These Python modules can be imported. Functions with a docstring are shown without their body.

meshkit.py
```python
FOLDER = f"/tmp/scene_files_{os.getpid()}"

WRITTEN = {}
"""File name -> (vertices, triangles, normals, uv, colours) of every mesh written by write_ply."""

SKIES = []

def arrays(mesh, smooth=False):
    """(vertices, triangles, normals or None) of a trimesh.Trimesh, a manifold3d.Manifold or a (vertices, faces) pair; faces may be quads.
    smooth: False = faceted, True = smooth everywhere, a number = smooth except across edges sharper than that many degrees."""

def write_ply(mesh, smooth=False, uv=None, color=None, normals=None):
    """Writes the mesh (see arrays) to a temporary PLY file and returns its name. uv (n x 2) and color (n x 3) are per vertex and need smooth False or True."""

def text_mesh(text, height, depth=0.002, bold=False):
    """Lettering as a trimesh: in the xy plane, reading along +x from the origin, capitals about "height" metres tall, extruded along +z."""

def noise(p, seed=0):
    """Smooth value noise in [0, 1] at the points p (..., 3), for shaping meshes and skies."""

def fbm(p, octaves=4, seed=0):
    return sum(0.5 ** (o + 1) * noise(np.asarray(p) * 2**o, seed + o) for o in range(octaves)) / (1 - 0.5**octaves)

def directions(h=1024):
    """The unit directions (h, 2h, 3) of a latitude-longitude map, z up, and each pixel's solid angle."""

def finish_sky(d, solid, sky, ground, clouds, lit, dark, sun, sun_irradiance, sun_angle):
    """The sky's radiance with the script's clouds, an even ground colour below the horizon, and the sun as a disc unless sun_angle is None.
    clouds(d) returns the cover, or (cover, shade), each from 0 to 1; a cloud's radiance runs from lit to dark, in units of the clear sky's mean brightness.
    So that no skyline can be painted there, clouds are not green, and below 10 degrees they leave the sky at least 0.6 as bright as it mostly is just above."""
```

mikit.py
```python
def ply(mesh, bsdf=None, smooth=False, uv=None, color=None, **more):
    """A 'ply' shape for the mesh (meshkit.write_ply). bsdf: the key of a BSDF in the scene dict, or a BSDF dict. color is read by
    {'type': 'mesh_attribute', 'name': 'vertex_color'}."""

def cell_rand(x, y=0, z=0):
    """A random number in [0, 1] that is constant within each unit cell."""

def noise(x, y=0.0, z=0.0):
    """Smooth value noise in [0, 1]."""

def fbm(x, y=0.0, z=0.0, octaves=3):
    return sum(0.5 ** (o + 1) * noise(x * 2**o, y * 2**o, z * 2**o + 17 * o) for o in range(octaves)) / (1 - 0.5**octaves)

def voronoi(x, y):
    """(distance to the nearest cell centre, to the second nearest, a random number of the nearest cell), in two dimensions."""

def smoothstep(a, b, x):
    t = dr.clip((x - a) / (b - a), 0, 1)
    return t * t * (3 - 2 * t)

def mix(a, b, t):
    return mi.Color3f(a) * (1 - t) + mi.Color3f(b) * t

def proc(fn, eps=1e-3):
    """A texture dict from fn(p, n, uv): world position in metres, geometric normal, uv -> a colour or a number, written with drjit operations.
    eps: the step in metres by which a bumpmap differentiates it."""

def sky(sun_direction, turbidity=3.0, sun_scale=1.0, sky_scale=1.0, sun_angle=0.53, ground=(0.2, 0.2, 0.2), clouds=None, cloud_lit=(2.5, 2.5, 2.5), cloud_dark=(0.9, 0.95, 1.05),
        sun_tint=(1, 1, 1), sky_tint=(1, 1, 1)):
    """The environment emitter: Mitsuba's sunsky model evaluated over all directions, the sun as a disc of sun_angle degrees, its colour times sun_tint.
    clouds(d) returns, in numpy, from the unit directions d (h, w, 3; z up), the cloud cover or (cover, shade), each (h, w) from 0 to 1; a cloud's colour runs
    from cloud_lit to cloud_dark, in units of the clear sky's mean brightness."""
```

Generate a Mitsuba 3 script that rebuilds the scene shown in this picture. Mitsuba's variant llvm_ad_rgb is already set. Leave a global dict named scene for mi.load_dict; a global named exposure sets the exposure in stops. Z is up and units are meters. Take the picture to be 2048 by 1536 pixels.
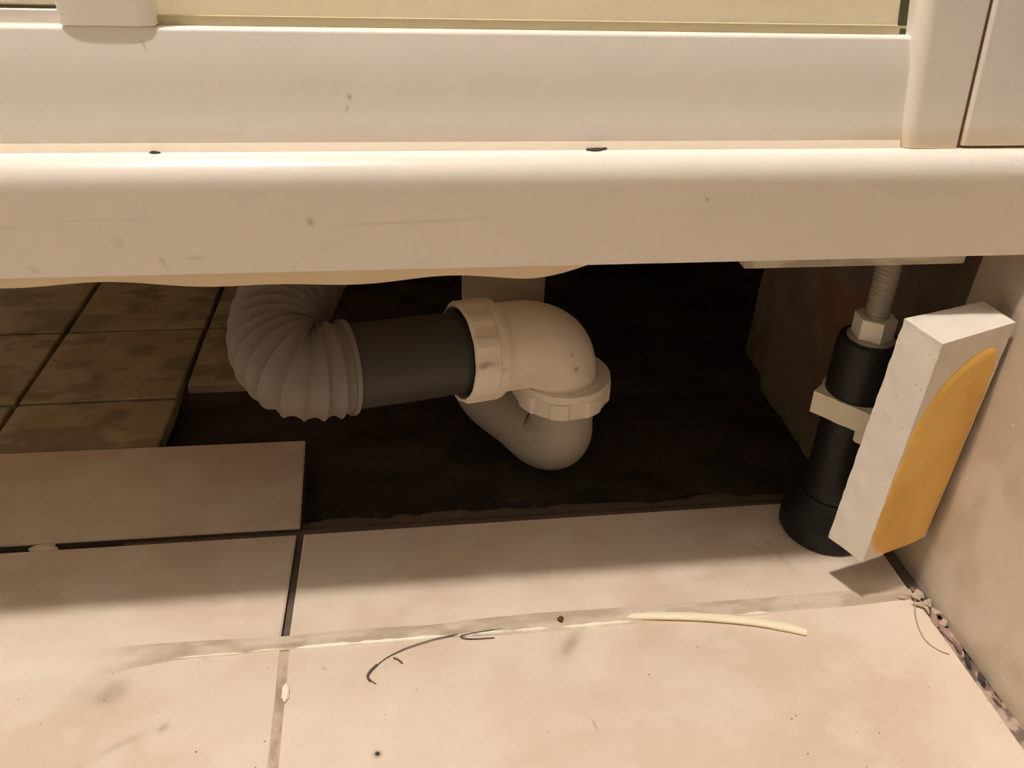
import math
import numpy as np
import trimesh
import drjit as dr
import mitsuba as mi
import mikit
import meshkit
import manifold3d as m3
from mikit import proc, noise, fbm, voronoi, cell_rand, smoothstep, mix

T = mi.ScalarTransform4f
S = 0.32                      # all coordinates below are in units of the camera height, S metres
exposure = 3.62

scene, labels = {}, {}

# ------------------------------------------------------------------ camera
RIGHT = np.array([0.99152146, -0.12575784, 0.03271336])
UP = np.array([0.0410805, 0.54220545, 0.83924111])
FWD = np.array([0.12327851, 0.83078169, -0.54277453])
scene['camera'] = {'type': 'perspective', 'fov': 64.594, 'fov_axis': 'x', 'near_clip': 0.01, 'far_clip': 50.0,
                   'to_world': T().look_at(origin=[0, 0, S], target=[float(FWD[0]), float(FWD[1]), float(S + FWD[2])], up=UP.tolist())}

# ------------------------------------------------------------------ light: one warm ceiling lamp in a closed bathroom
LAMP = np.array([-1.40, 0.40, 7.05])          # in units of S
LAMP_R = 0.20
LAMP_RGB = np.array([1.03, 0.945, 0.865]) * 78.0

RNG = np.random.default_rng(7)


# ------------------------------------------------------------------ helpers
def key_for(name, parent=None):
    base = (parent + '__' if parent else '') + name
    k, n = base, 0
    taken = set(scene) | set(labels) | {q for s in scene for q in prefixes(s)}
    while k in taken:
        n += 1
        k = f'{base}_{n:03d}'
    return k


def prefixes(s):
    p = s.split('__')
    return ['__'.join(p[:i]) for i in range(1, len(p))]


def put(name, mesh, bsdf, parent=None, smooth=False, label=None, **more):
    """adds ONE mesh, given in units of S, as one entry"""
    k = key_for(name, parent)
    v, f = verts(mesh)
    scene[k] = mikit.ply((v * S, f), bsdf, smooth=smooth, **more)
    if label:
        labels.setdefault(k, {})['label'] = label
    return k


def verts(mesh):
    if hasattr(mesh, 'to_mesh'):
        m = mesh.to_mesh()
        return np.array(m.vert_properties[:, :3], float), np.array(m.tri_verts, int)
    if isinstance(mesh, tuple):
        return np.array(mesh[0], float), np.array(mesh[1], int)
    return np.array(mesh.vertices, float), np.array(mesh.faces, int)


def thing(name, label, cat, group=None):
    k = key_for(name)
    labels[k] = {'label': label, 'category': cat}
    if group:
        labels[k]['group'] = group
    return k


def tag(k, label=None, cat=None, group=None, kind=None):
    d = labels.setdefault(k, {})
    for a, b in (('label', label), ('category', cat), ('group', group), ('kind', kind)):
        if b:
            d[a] = b
    return k


def M(mesh):
    v, f = verts(mesh)
    f = np.vstack([f[:, [0, 1, 2]], f[:, [0, 2, 3]]]) if f.shape[1] == 4 else f
    return m3.Manifold(m3.Mesh(np.ascontiguousarray(v, np.float32), np.ascontiguousarray(f, np.uint32)))


def hull(points):
    return m3.Manifold.hull_points(np.asarray(points, float))


def rbox(lo, hi, r=0.004, n=2):
    """rounded box"""
    lo, hi = np.array(lo, float), np.array(hi, float)
    s = trimesh.creation.icosphere(n, r).vertices
    pts = [s + np.array([x, y, z]) for x in (lo[0] + r, hi[0] - r) for y in (lo[1] + r, hi[1] - r) for z in (lo[2] + r, hi[2] - r)]
    return hull(np.vstack(pts))


def box(lo, hi):
    lo, hi = np.array(lo, float), np.array(hi, float)
    return trimesh.creation.box(extents=hi - lo, transform=trimesh.transformations.translation_matrix((lo + hi) / 2))


def slab(corners, z0, z1, c=0.002):
    """a tile: quad prism with a chamfered top edge"""
    q = np.array(corners, float)
    m = q.mean(0)
    inn = q + (m - q) / np.linalg.norm(m - q, axis=1, keepdims=True) * c * 1.4
    p = [[x, y, z0] for x, y in q] + [[x, y, z1 - c] for x, y in q] + [[x, y, z1] for x, y in inn]
    return hull(p)


def extrude_x(poly, x0, x1):
    """polygon in (y, z) extruded along x"""
    cs = m3.CrossSection([np.array(poly, float)], m3.FillRule.NonZero)
    mm = cs.extrude(x1 - x0)
    v, f = verts(mm)
    return np.stack([v[:, 2] + x0, v[:, 0], v[:, 1]], 1), f


def extrude_z(poly, z0, z1):
    cs = m3.CrossSection([np.array(poly, float)], m3.FillRule.NonZero)
    v, f = verts(cs.extrude(z1 - z0))
    return v + [0, 0, z0], f


def spline(pts, n):
    pts = np.array(pts, float)
    p = np.vstack([2 * pts[0] - pts[1], pts, 2 * pts[-1] - pts[-2]])
    out = []
    for i in range(1, len(p) - 2):
        t = np.linspace(0, 1, n, endpoint=False)[:, None]
        a, b, c, d = p[i - 1], p[i], p[i + 1], p[i + 2]
        out.append(0.5 * (2 * b + (c - a) * t + (2 * a - 5 * b + 4 * c - d) * t**2 + (3 * b - a - 3 * c + d) * t**3))
    out.append(pts[-1:])
    return np.vstack(out)


def resample(path, n):
    L = np.r_[0, np.cumsum(np.linalg.norm(np.diff(path, axis=0), axis=1))]
    t = np.linspace(0, L[-1], n)
    return np.stack([np.interp(t, L, path[:, k]) for k in range(path.shape[1])], 1), t


def tube(path, radius, seg=48, caps=True, mod=None, up=(0.31, 0.17, 0.93)):
    """swept tube along path with radius per point; mod(theta) scales it"""
    path = np.array(path, float)
    n = len(path)
    radius = np.broadcast_to(np.asarray(radius, float), (n,))
    d = np.gradient(path, axis=0)
    d /= np.linalg.norm(d, axis=1, keepdims=True) + 1e-12
    u = np.array(up, float)
    u -= d[0] * (u @ d[0])
    u /= np.linalg.norm(u)
    th = np.linspace(0, 2 * np.pi, seg, endpoint=False)
    k = np.ones(seg) if mod is None else mod(th)
    V = []
    for i in range(n):
        u = u - d[i] * (u @ d[i])
        u /= np.linalg.norm(u)
        w = np.cross(d[i], u)
        kk = k if not (mod is not None and hasattr(mod, 'row')) else mod.row(i, th)
        V.append(path[i] + radius[i] * (np.outer(np.cos(th) * kk, u) + np.outer(np.sin(th) * kk, w)))
    V = np.vstack(V)
    F = []
    j = np.arange(seg)
    for i in range(n - 1):
        a, b = i * seg + j, i * seg + (j + 1) % seg
        F += [np.stack([a, b, b + seg], 1), np.stack([a, b + seg, a + seg], 1)]
    F = np.vstack(F)
    if caps:
        V = np.vstack([V, path[:1], path[-1:]])
        c0, c1 = len(V) - 2, len(V) - 1
        F = np.vstack([F, np.stack([(j + 1) % seg, j, j * 0 + c0], 1), np.stack([(n - 1) * seg + j, (n - 1) * seg + (j + 1) % seg, j * 0 + c1], 1)])
    return V, F


def lathe(profile, base, axis=(0, 0, 1), seg=64, mod=None):
    """profile: list of (r, h) along axis from base; closed on the axis where r = 0"""
    a = np.array(axis, float)
    a /= np.linalg.norm(a)
    pr = np.array(profile, float)
    u = np.cross(a, [0.2, 0.9, 0.3])
    u /= np.linalg.norm(u)
    w = np.cross(a, u)
    th = np.linspace(0, 2 * np.pi, seg, endpoint=False)
    k = np.ones((len(pr), seg)) if mod is None else mod(th, pr)
    V = np.vstack([np.array(base) + a * h + max(r, 1e-5) * (np.outer(np.cos(th) * k[i], u) + np.outer(np.sin(th) * k[i], w)) for i, (r, h) in enumerate(pr)])
    F, j = [], np.arange(seg)
    for i in range(len(pr) - 1):
        A, B = i * seg + j, i * seg + (j + 1) % seg
        F += [np.stack([A, B, B + seg], 1), np.stack([A, B + seg, A + seg], 1)]
    return V, np.vstack(F)


def fill_quarter(poly_pts):
    return poly_pts


def grid(x, y, zfn):
    X, Y = np.meshgrid(x, y, indexing='xy')
    Z = zfn(X, Y)
    nx, ny = len(x), len(y)
    V = np.stack([X.ravel(), Y.ravel(), Z.ravel()], 1)
    i = (np.arange(ny - 1)[:, None] * nx + np.arange(nx - 1)[None]).ravel()
    F = np.vstack([np.stack([i, i + 1, i + nx + 1], 1), np.stack([i, i + nx + 1, i + nx], 1)])
    return V, F


def nfbm(p, octaves=4):
    return meshkit.fbm(np.asarray(p, float), octaves=octaves) if True else 0


def blob(center, size, seed, squash=(1, 1, 0.7), rough=0.35):
    s = trimesh.creation.icosphere(2, 1.0)
    v = s.vertices.copy()
    k = 1 + rough * (meshkit.noise(v * 1.7 + seed * 7.3) - 0.5) * 2
    return v * k[:, None] * np.array(squash) * size + np.array(center), s.faces


# ------------------------------------------------------------------ materials
def principled(rgb, rough=0.4, spec=0.5, **k):
    c = rgb if isinstance(rgb, dict) else {'type': 'rgb', 'value': list(map(float, rgb))}
    return {'type': 'twosided', 'b': {'type': 'principled', 'base_color': c, 'roughness': rough, 'specular': spec, **k}}


def bumped(b, fn, scale=1.0, eps=4e-4):
    inner = b['b'] if b['type'] == 'twosided' else b
    return {'type': 'twosided', 'b': {'type': 'bumpmap', 'arbitrary': proc(fn, eps=eps), 'scale': scale, 'bsdf': inner}}


def gauss_marks(a, b, marks):
    """sum of soft elliptical marks in a plane: (x, y, rx, ry, angle, strength)"""
    t = mi.Float(0)
    for x, y, rx, ry, ang, s in marks:
        c, sn = math.cos(ang), math.sin(ang)
        u = ((a - x) * c + (b - y) * sn) / rx
        v = (-(a - x) * sn + (b - y) * c) / ry
        t = dr.maximum(t, s * dr.exp(-(u * u + v * v)))
    return t


ACRYLIC = (0.765, 0.71, 0.635)


def rim_color(p, n, uv):
    x, y, z = p.x / S, p.y / S, p.z / S
    base = mix(ACRYLIC, (0.735, 0.675, 0.60), 0.5 * fbm(x * 9, y * 9, z * 9))
    marks = [(-0.1056, 0.650, 0.004, 0.005, 0.3, 0.65), (-0.3168, 0.627, 0.006, 0.008, 0.2, 0.22), (-0.2738, 0.602, 0.003, 0.012, 0.35, 0.25),
             (-0.2403, 0.6076, 0.014, 0.0025, 0.0, 0.2), (-0.4137, 0.5966, 0.007, 0.003, -0.5, 0.25), (0.3564, 0.670, 0.002, 0.003, 0.4, 0.4),
             (-0.33, 0.6556, 0.06, 0.0016, 0.02, 0.10), (-0.42, 0.648, 0.05, 0.003, -0.05, 0.09), (0.01, 0.6475, 0.075, 0.0022, 0.03, 0.2),
             (0.06, 0.651, 0.09, 0.0015, 0.04, 0.09), (0.0, 0.672, 0.10, 0.0015, 0.0, 0.07), (0.16, 0.636, 0.04, 0.002, 0.1, 0.06)]
    ragged = 0.55 + 0.9 * noise(x * 120, z * 160, y * 60)
    t = dr.clip(gauss_marks(x, z, marks) * ragged, 0, 0.9)
    return mix(base, (0.25, 0.19, 0.15), t)


def rail_color(p, n, uv):
    x, y, z = p.x / S, p.y / S, p.z / S
    base = mix((0.84, 0.80, 0.735), (0.80, 0.76, 0.69), fbm(x * 6, y * 6, z * 6))
    t = gauss_marks(x, z, [(-0.0544, 0.7766, 0.0025, 0.003, 0.4, 0.55), (-0.058, 0.7637, 0.002, 0.004, -0.5, 0.35), (-0.26, 0.826, 0.0015, 0.006, 0.3, 0.35)])
    c = mix(base, (0.25, 0.12, 0.07), t)
    # grime creeping up from the joint with the tray
    g = smoothstep(0.752, 0.724, z + 0.014 * (fbm(x * 14, 3.0, z * 8) - 0.5)) * (0.30 + 0.45 * smoothstep(0.44, 0.6, x))
    return mix(c, (0.70, 0.55, 0.36), g)


def tile_color(p, n, uv):
    x, y = p.x / S, p.y / S
    w = fbm(x * 5 + 3, y * 6, 1.0, octaves=4)
    w2 = fbm(x * 17, y * 21 + 9, 5.0, octaves=4)
    c = mix((0.64, 0.535, 0.435), (0.585, 0.46, 0.36), smoothstep(0.35, 0.7, w))
    c = mix(c, (0.67, 0.575, 0.475), 0.6 * smoothstep(0.45, 0.75, w2))
    d, _, r = voronoi(x * 22, y * 22)
    c = mix(c, (0.30, 0.22, 0.17), 0.45 * smoothstep(0.05, 0.02, d) * smoothstep(0.8, 0.9, r))
    marks = [(-0.4376, 0.7815, 0.024, 0.020, 0.3, 0.5), (-0.455, 0.79, 0.035, 0.03, 0.0, 0.2), (-0.405, 0.696, 0.045, 0.006, 0.5, 0.22), (-0.352, 0.717, 0.008, 0.006, 0.4, 0.5),
             (0.225, 0.800, 0.03, 0.012, 0.9, 0.55), (0.205, 0.777, 0.03, 0.018, 0.9, 0.2), (0.2325, 0.6605, 0.002, 0.010, 0.2, 0.5), (-0.0645, 0.6484, 0.005, 0.005, 0, 0.8),
             (-0.33, 0.835, 0.02, 0.006, -0.4, 0.35), (0.62, 0.94, 0.008, 0.05, 0.3, 0.2), (0.585, 0.965, 0.004, 0.04, 0.5, 0.22), (0.5, 0.91, 0.10, 0.010, 0.1, 0.12)]
    t = dr.clip(gauss_marks(x, y, marks) * (0.5 + 1.0 * fbm(x * 60, y * 60, 2.0)), 0, 0.85)
    c = mix(c, (0.23, 0.16, 0.11), t)
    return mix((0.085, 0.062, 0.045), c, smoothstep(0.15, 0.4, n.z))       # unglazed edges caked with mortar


def old_tile_color(p, n, uv):
    x, y = p.x / S, p.y / S
    w = fbm(x * 13, y * 15, 3.0, octaves=4)
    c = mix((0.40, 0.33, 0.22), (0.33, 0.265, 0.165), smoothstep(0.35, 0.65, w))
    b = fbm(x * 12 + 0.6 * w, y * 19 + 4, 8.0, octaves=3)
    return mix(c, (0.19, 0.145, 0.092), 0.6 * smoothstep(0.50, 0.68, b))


def mortar_color(p, n, uv):
    x, y, z = p.x / S, p.y / S, p.z / S
    w = fbm(x * 9, y * 14, z * 30, octaves=5)
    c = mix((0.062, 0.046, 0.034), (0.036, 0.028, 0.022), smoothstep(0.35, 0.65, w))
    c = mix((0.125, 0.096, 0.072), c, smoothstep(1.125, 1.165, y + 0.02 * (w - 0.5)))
    s = smoothstep(0.60, 0.72, fbm(x * 26, y * 40, 4.0, octaves=3)) * smoothstep(1.26, 1.10, y)
    return mix(c, (0.15, 0.105, 0.07), 0.8 * s)


def ridge_color(p, n, uv):
    x, y = p.x / S, p.y / S
    w = fbm(x * 20, y * 60, 1.0, octaves=4)
    c = mix((0.56, 0.47, 0.37), (0.43, 0.345, 0.26), smoothstep(0.35, 0.7, w))
    return mix((0.66, 0.57, 0.46), c, smoothstep(-0.50, -0.33, x + 0.08 * (w - 0.5)))


def joint_color(p, n, uv):
    x, y = p.x / S, p.y / S
    w = fbm(x * 70, y * 60, 1.0, octaves=4)
    return mix((0.42, 0.33, 0.26), (0.17, 0.125, 0.105), smoothstep(0.38, 0.60, w))


def wall_color(p, n, uv):
    y, z = p.y / S, p.z / S
    w = fbm(y * 4, z * 4, 2.0, octaves=4)
    c = mix((0.60, 0.505, 0.40), (0.515, 0.425, 0.32), smoothstep(0.3, 0.7, w))
    c = mix(c, (0.66, 0.57, 0.47), 0.6 * smoothstep(0.5, 0.75, fbm(y * 11, z * 9, 7.0)))
    d, _, r = voronoi(y * 14, z * 14)
    return mix(c, (0.72, 0.64, 0.52), 0.6 * smoothstep(0.05, 0.02, d) * smoothstep(0.6, 0.7, r))


def raw_wall_color(p, n, uv):
    x, y, z = p.x / S, p.y / S, p.z / S
    w = fbm(y * 6, z * 7, x * 5 + 2, octaves=4)
    c = mix((0.22, 0.18, 0.125), (0.135, 0.115, 0.085), smoothstep(0.35, 0.65, w))
    rust = smoothstep(0.47, 0.62, fbm(y * 8 + 5, z * 5, x * 4, octaves=3))
    return mix(c, (0.20, 0.105, 0.062), 0.8 * rust)


def block_color(p, n, uv):
    x, y, z = p.x / S, p.y / S, p.z / S
    c = mix((0.70, 0.645, 0.57), (0.635, 0.575, 0.495), fbm(x * 30, y * 30, z * 30, octaves=4))
    d, _, r = voronoi(y * 55 + x * 30, z * 42)
    return mix(c, (0.40, 0.35, 0.30), 0.5 * smoothstep(0.11, 0.04, d) * smoothstep(0.72, 0.85, r))


def glue_color(p, n, uv):
    x, z = p.x / S, p.z / S
    return mix((0.74, 0.45, 0.105), (0.66, 0.37, 0.07), smoothstep(0.3, 0.7, fbm(x * 16, z * 9, 1.0)))


def fibreglass_color(p, n, uv):
    x, y, z = p.x / S, p.y / S, p.z / S
    c = mix((0.74, 0.62, 0.43), (0.65, 0.53, 0.345), fbm(x * 14, y * 10, z * 14, octaves=4))
    d, _, r = voronoi(x * 16, z * 40 + y * 10)
    return mix(c, (0.34, 0.25, 0.14), 0.35 * smoothstep(0.12, 0.04, d) * smoothstep(0.6, 0.75, r))


def pvc_color(p, n, uv):
    x, y, z = p.x / S, p.y / S, p.z / S
    c = mix((0.78, 0.70, 0.59), (0.735, 0.65, 0.54), fbm(x * 16, y * 16, z * 16))
    t = gauss_marks(x, z, [(0.118, 0.316, 0.013, 0.005, 0.2, 0.5), (0.285, 0.262, 0.004, 0.005, 0.5, 0.65), (0.275, 0.292, 0.002, 0.004, 0.3, 0.5), (0.152, 0.302, 0.007, 0.004, 0, 0.3)])
    return mix(c, (0.16, 0.11, 0.08), t * smoothstep(1.26, 1.2, y))


def board_color(p, n, uv):
    x, z = p.x / S, p.z / S
    return mix((0.50, 0.455, 0.35), (0.33, 0.29, 0.22), smoothstep(0.4, 0.65, fbm(x * 22, z * 40, 2.0)))


def glass_color(p, n, uv):
    x, z = p.x / S, p.z / S
    return mix((0.98, 0.955, 0.87), (0.97, 0.935, 0.83), fbm(x * 5, z * 9, 1.0))


def fine_relief(p, n, uv):
    return fbm(p.x * 500, p.y * 500, p.z * 500, octaves=2) * 0.00018


def rough_relief(p, n, uv):
    return fbm(p.x * 260, p.y * 260, p.z * 260, octaves=4) * 0.0016


def tile_relief(p, n, uv):
    return fbm(p.x * 90, p.y * 90, p.z * 90, octaves=3) * 0.0004


B = {
    'acrylic': principled(proc(rim_color), 0.2, 0.5),
    'white_profile': principled(proc(rail_color), 0.24, 0.5),
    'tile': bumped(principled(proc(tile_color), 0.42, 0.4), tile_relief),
    'old_tile': bumped(principled(proc(old_tile_color), 0.5, 0.3), tile_relief),
    'mortar': bumped(principled(proc(mortar_color), 0.95, 0.1), rough_relief),
    'ridge': bumped(principled(proc(ridge_color), 0.8, 0.2), rough_relief, 0.6),
    'joint': bumped(principled(proc(joint_color), 0.9, 0.2), rough_relief),
    'silicone': principled((0.80, 0.74, 0.60), 0.4, 0.4),
    'strip': principled((0.78, 0.70, 0.51), 0.45, 0.4),
    'wall_tile': bumped(principled(proc(wall_color), 0.45, 0.4), tile_relief),
    'raw_wall': bumped(principled(proc(raw_wall_color), 0.95, 0.1), rough_relief),
    'plaster': principled((0.20, 0.193, 0.182), 0.85, 0.2),
    'shower_wall': principled((0.74, 0.71, 0.64), 0.4, 0.4),
    'block': bumped(principled(proc(block_color), 0.9, 0.15), fine_relief),
    'glue': principled(proc(glue_color), 0.33, 0.5),
    'fibreglass': bumped(principled(proc(fibreglass_color), 0.6, 0.3), fine_relief),
    'pvc': principled(proc(pvc_color), 0.33, 0.45),
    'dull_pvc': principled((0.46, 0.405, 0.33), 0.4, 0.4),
    'grey_pvc': principled((0.042, 0.037, 0.032), 0.5, 0.35),
    'corrugated': principled((0.165, 0.142, 0.12), 0.42, 0.4),
    'waste': principled((0.42, 0.36, 0.29), 0.5, 0.3),
    'rubber': principled((0.03, 0.026, 0.024), 0.55, 0.3),
    'black_plastic': principled((0.012, 0.011, 0.0115), 0.45, 0.3),
    'clip': principled((0.72, 0.66, 0.50), 0.45, 0.4),
    'nut_steel': principled((0.72, 0.68, 0.58), 0.5, 0.5, metallic=0.25),
    'zinc': principled((0.42, 0.38, 0.30), 0.5, 0.5, metallic=0.55),
    'board': principled(proc(board_color), 0.8, 0.2),
    'grime': principled((0.17, 0.085, 0.055), 0.8, 0.2),
    'caulk': principled((0.76, 0.655, 0.51), 0.5, 0.4),
    'seal': principled((0.56, 0.48, 0.30), 0.45, 0.4),
    'dark_seal': principled((0.07, 0.062, 0.03), 0.6, 0.3),
    'hair': principled((0.10, 0.075, 0.065), 0.5, 0.3),
    'pale_hair': principled((0.40, 0.31, 0.24), 0.5, 0.3),
    'debris': principled((0.06, 0.05, 0.045), 0.8, 0.2),
    'rust_bit': principled((0.13, 0.05, 0.025), 0.8, 0.2),
    'crumb': bumped(principled((0.45, 0.355, 0.265), 0.9, 0.1), rough_relief),
    'dirt_crumb': bumped(principled((0.24, 0.17, 0.14), 0.9, 0.1), rough_relief),
    'rosy_crumb': bumped(principled((0.34, 0.225, 0.19), 0.9, 0.1), rough_relief),
    'lamp_base': principled((0.8, 0.8, 0.78), 0.4, 0.5),
    'glass': {'type': 'principledthin', 'base_color': proc(glass_color), 'roughness': 0.35, 'diff_trans': 1.5, 'spec_trans': 0.0, 'eta': 1.5},
}
scene.update(B)

# ------------------------------------------------------------------ geometry constants (units of S)
XW = 0.832            # right wall
XT = -1.62             # left end of the tray
YA = 0.885            # front face of the tray rim
YP = 0.843            # front end of the inner tiles
ZI = 0.006            # top of the inner tiles
XL, YB, YR, ZC = -3.9, -3.0, 3.3, 7.5


# ------------------------------------------------------------------ setting: shell of the bathroom
def struct(k):
    return tag(k, kind='structure')


labels['floor'] = {'kind': 'structure', 'label': 'bathroom floor of pale tiles, partly stripped below the shower tray'}
labels['wall_right'] = {'kind': 'structure', 'label': 'right wall, tiled in front and bare masonry under the tray'}
struct(put('wall_left', box((XL - 0.3, YB, -0.3), (XL, YR, ZC)), 'plaster'))
struct(put('wall_back', box((XL, YR, -0.3), (XW + 0.3, YR + 0.3, ZC)), 'shower_wall'))
struct(put('wall_front', box((XL, YB - 0.3, -0.3), (XW + 0.3, YB, ZC)), 'plaster'))
struct(put('ceiling', box((XL - 0.3, YB - 0.3, ZC), (XW + 0.6, YR + 0.3, ZC + 0.3)), 'plaster'))
# right wall: smooth tiled front part, rough masonry pier, deeper dark recess
wt = rbox((XW, YB, -0.005), (XW + 0.03, 0.995, 0.72), 0.003, 1)
put('tile', wt, 'wall_tile', 'wall_right', label='smooth beige wall tile reaching forward from the tray')
put('plaster', box((XW + 0.004, YB, 0.72), (XW + 0.3, YR, ZC)), 'plaster', 'wall_right')


def raw_face(x0, y0, y1, z0, z1, ny, nz, amp, seed):
    y, z = np.linspace(y0, y1, ny), np.linspace(z0, z1, nz)
    Y, Z = np.meshgrid(y, z)
    P = np.stack([Y.ravel() * 7, Z.ravel() * 7, np.full(Y.size, seed)], 1)
    X = x0 + amp * (nfbm(P, 5) - 0.5).reshape(Y.shape) * 2
    V = np.stack([X.ravel(), Y.ravel(), Z.ravel()], 1)
    i = (np.arange(nz - 1)[:, None] * ny + np.arange(ny - 1)[None]).ravel()
    F = np.vstack([np.stack([i, i + ny, i + ny + 1], 1), np.stack([i, i + ny + 1, i + 1], 1)])
    return V, F


def closed_raw(x0, y0, y1, z0, z1, amp, seed, thick=0.2):
    ny, nz = int((y1 - y0) / 0.012) + 2, int((z1 - z0) / 0.014) + 2
    V, F = raw_face(x0, y0, y1, z0, z1, ny, nz, amp, seed)
    V2 = V.copy()
    V2[:, 0] = x0 + thick
    n = len(V)
    idx = np.arange(n).reshape(nz, ny)
    loop = np.r_[idx[0, :], idx[1:, -1], idx[-1, -2::-1], idx[-2:0:-1, 0]]
    a, b = loop, np.roll(loop, -1)
    side = np.vstack([np.stack([a, b, b + n], 1), np.stack([a, b + n, a + n], 1)])
    return np.vstack([V, V2]), np.vstack([F, F[:, ::-1] + n, side])


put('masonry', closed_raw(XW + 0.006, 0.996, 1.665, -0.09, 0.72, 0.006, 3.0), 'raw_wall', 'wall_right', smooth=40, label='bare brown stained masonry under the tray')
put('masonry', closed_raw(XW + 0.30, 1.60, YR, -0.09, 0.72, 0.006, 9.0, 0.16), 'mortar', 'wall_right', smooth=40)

# floor bed: mortar under everything, hollowed where the tiles are missing
def pit_z(X, Y):
    P = np.stack([X.ravel() * 9, Y.ravel() * 9, X.ravel() * 0], 1)
    h = (nfbm(P, 5) - 0.5).reshape(X.shape)
    fine = (nfbm(P * 4 + 5, 3) - 0.5).reshape(X.shape)
    base = np.full(X.shape, -0.034)
    # a mortar ledge that runs along the back of the front tiles
    edge = 1.125 + 0.03 * h
    t = np.clip((Y - edge) / 0.05, 0, 1)
    t = t * t * (3 - 2 * t)
    z = -0.020 * (1 - t) + -0.058 * t + 0.012 * h + 0.008 * fine
    z = np.where(Y < 1.098, -0.003 + 0.004 * fine, z)
    z = np.where(Y < 0.83, -0.024, z)
    z = np.where((X < -0.50), np.minimum(z, -0.022), z)
    z = np.where(Y > 1.56, -0.022, z)
    return z


bx = np.r_[np.linspace(XL, -0.55, 12), np.linspace(-0.54, 0.9, 170), [1.25]]
by = np.r_[[YB, 0.6, 0.828, 0.832], np.linspace(0.84, 1.06, 24), np.linspace(1.07, 1.62, 90), np.linspace(1.7, YR, 8)]
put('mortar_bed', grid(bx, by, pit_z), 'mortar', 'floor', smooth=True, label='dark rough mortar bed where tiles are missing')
put('slab', box((XL - 0.3, YB - 0.3, -0.4), (XW + 0.6, YR + 0.3, -0.12)), 'mortar', 'floor')

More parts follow.
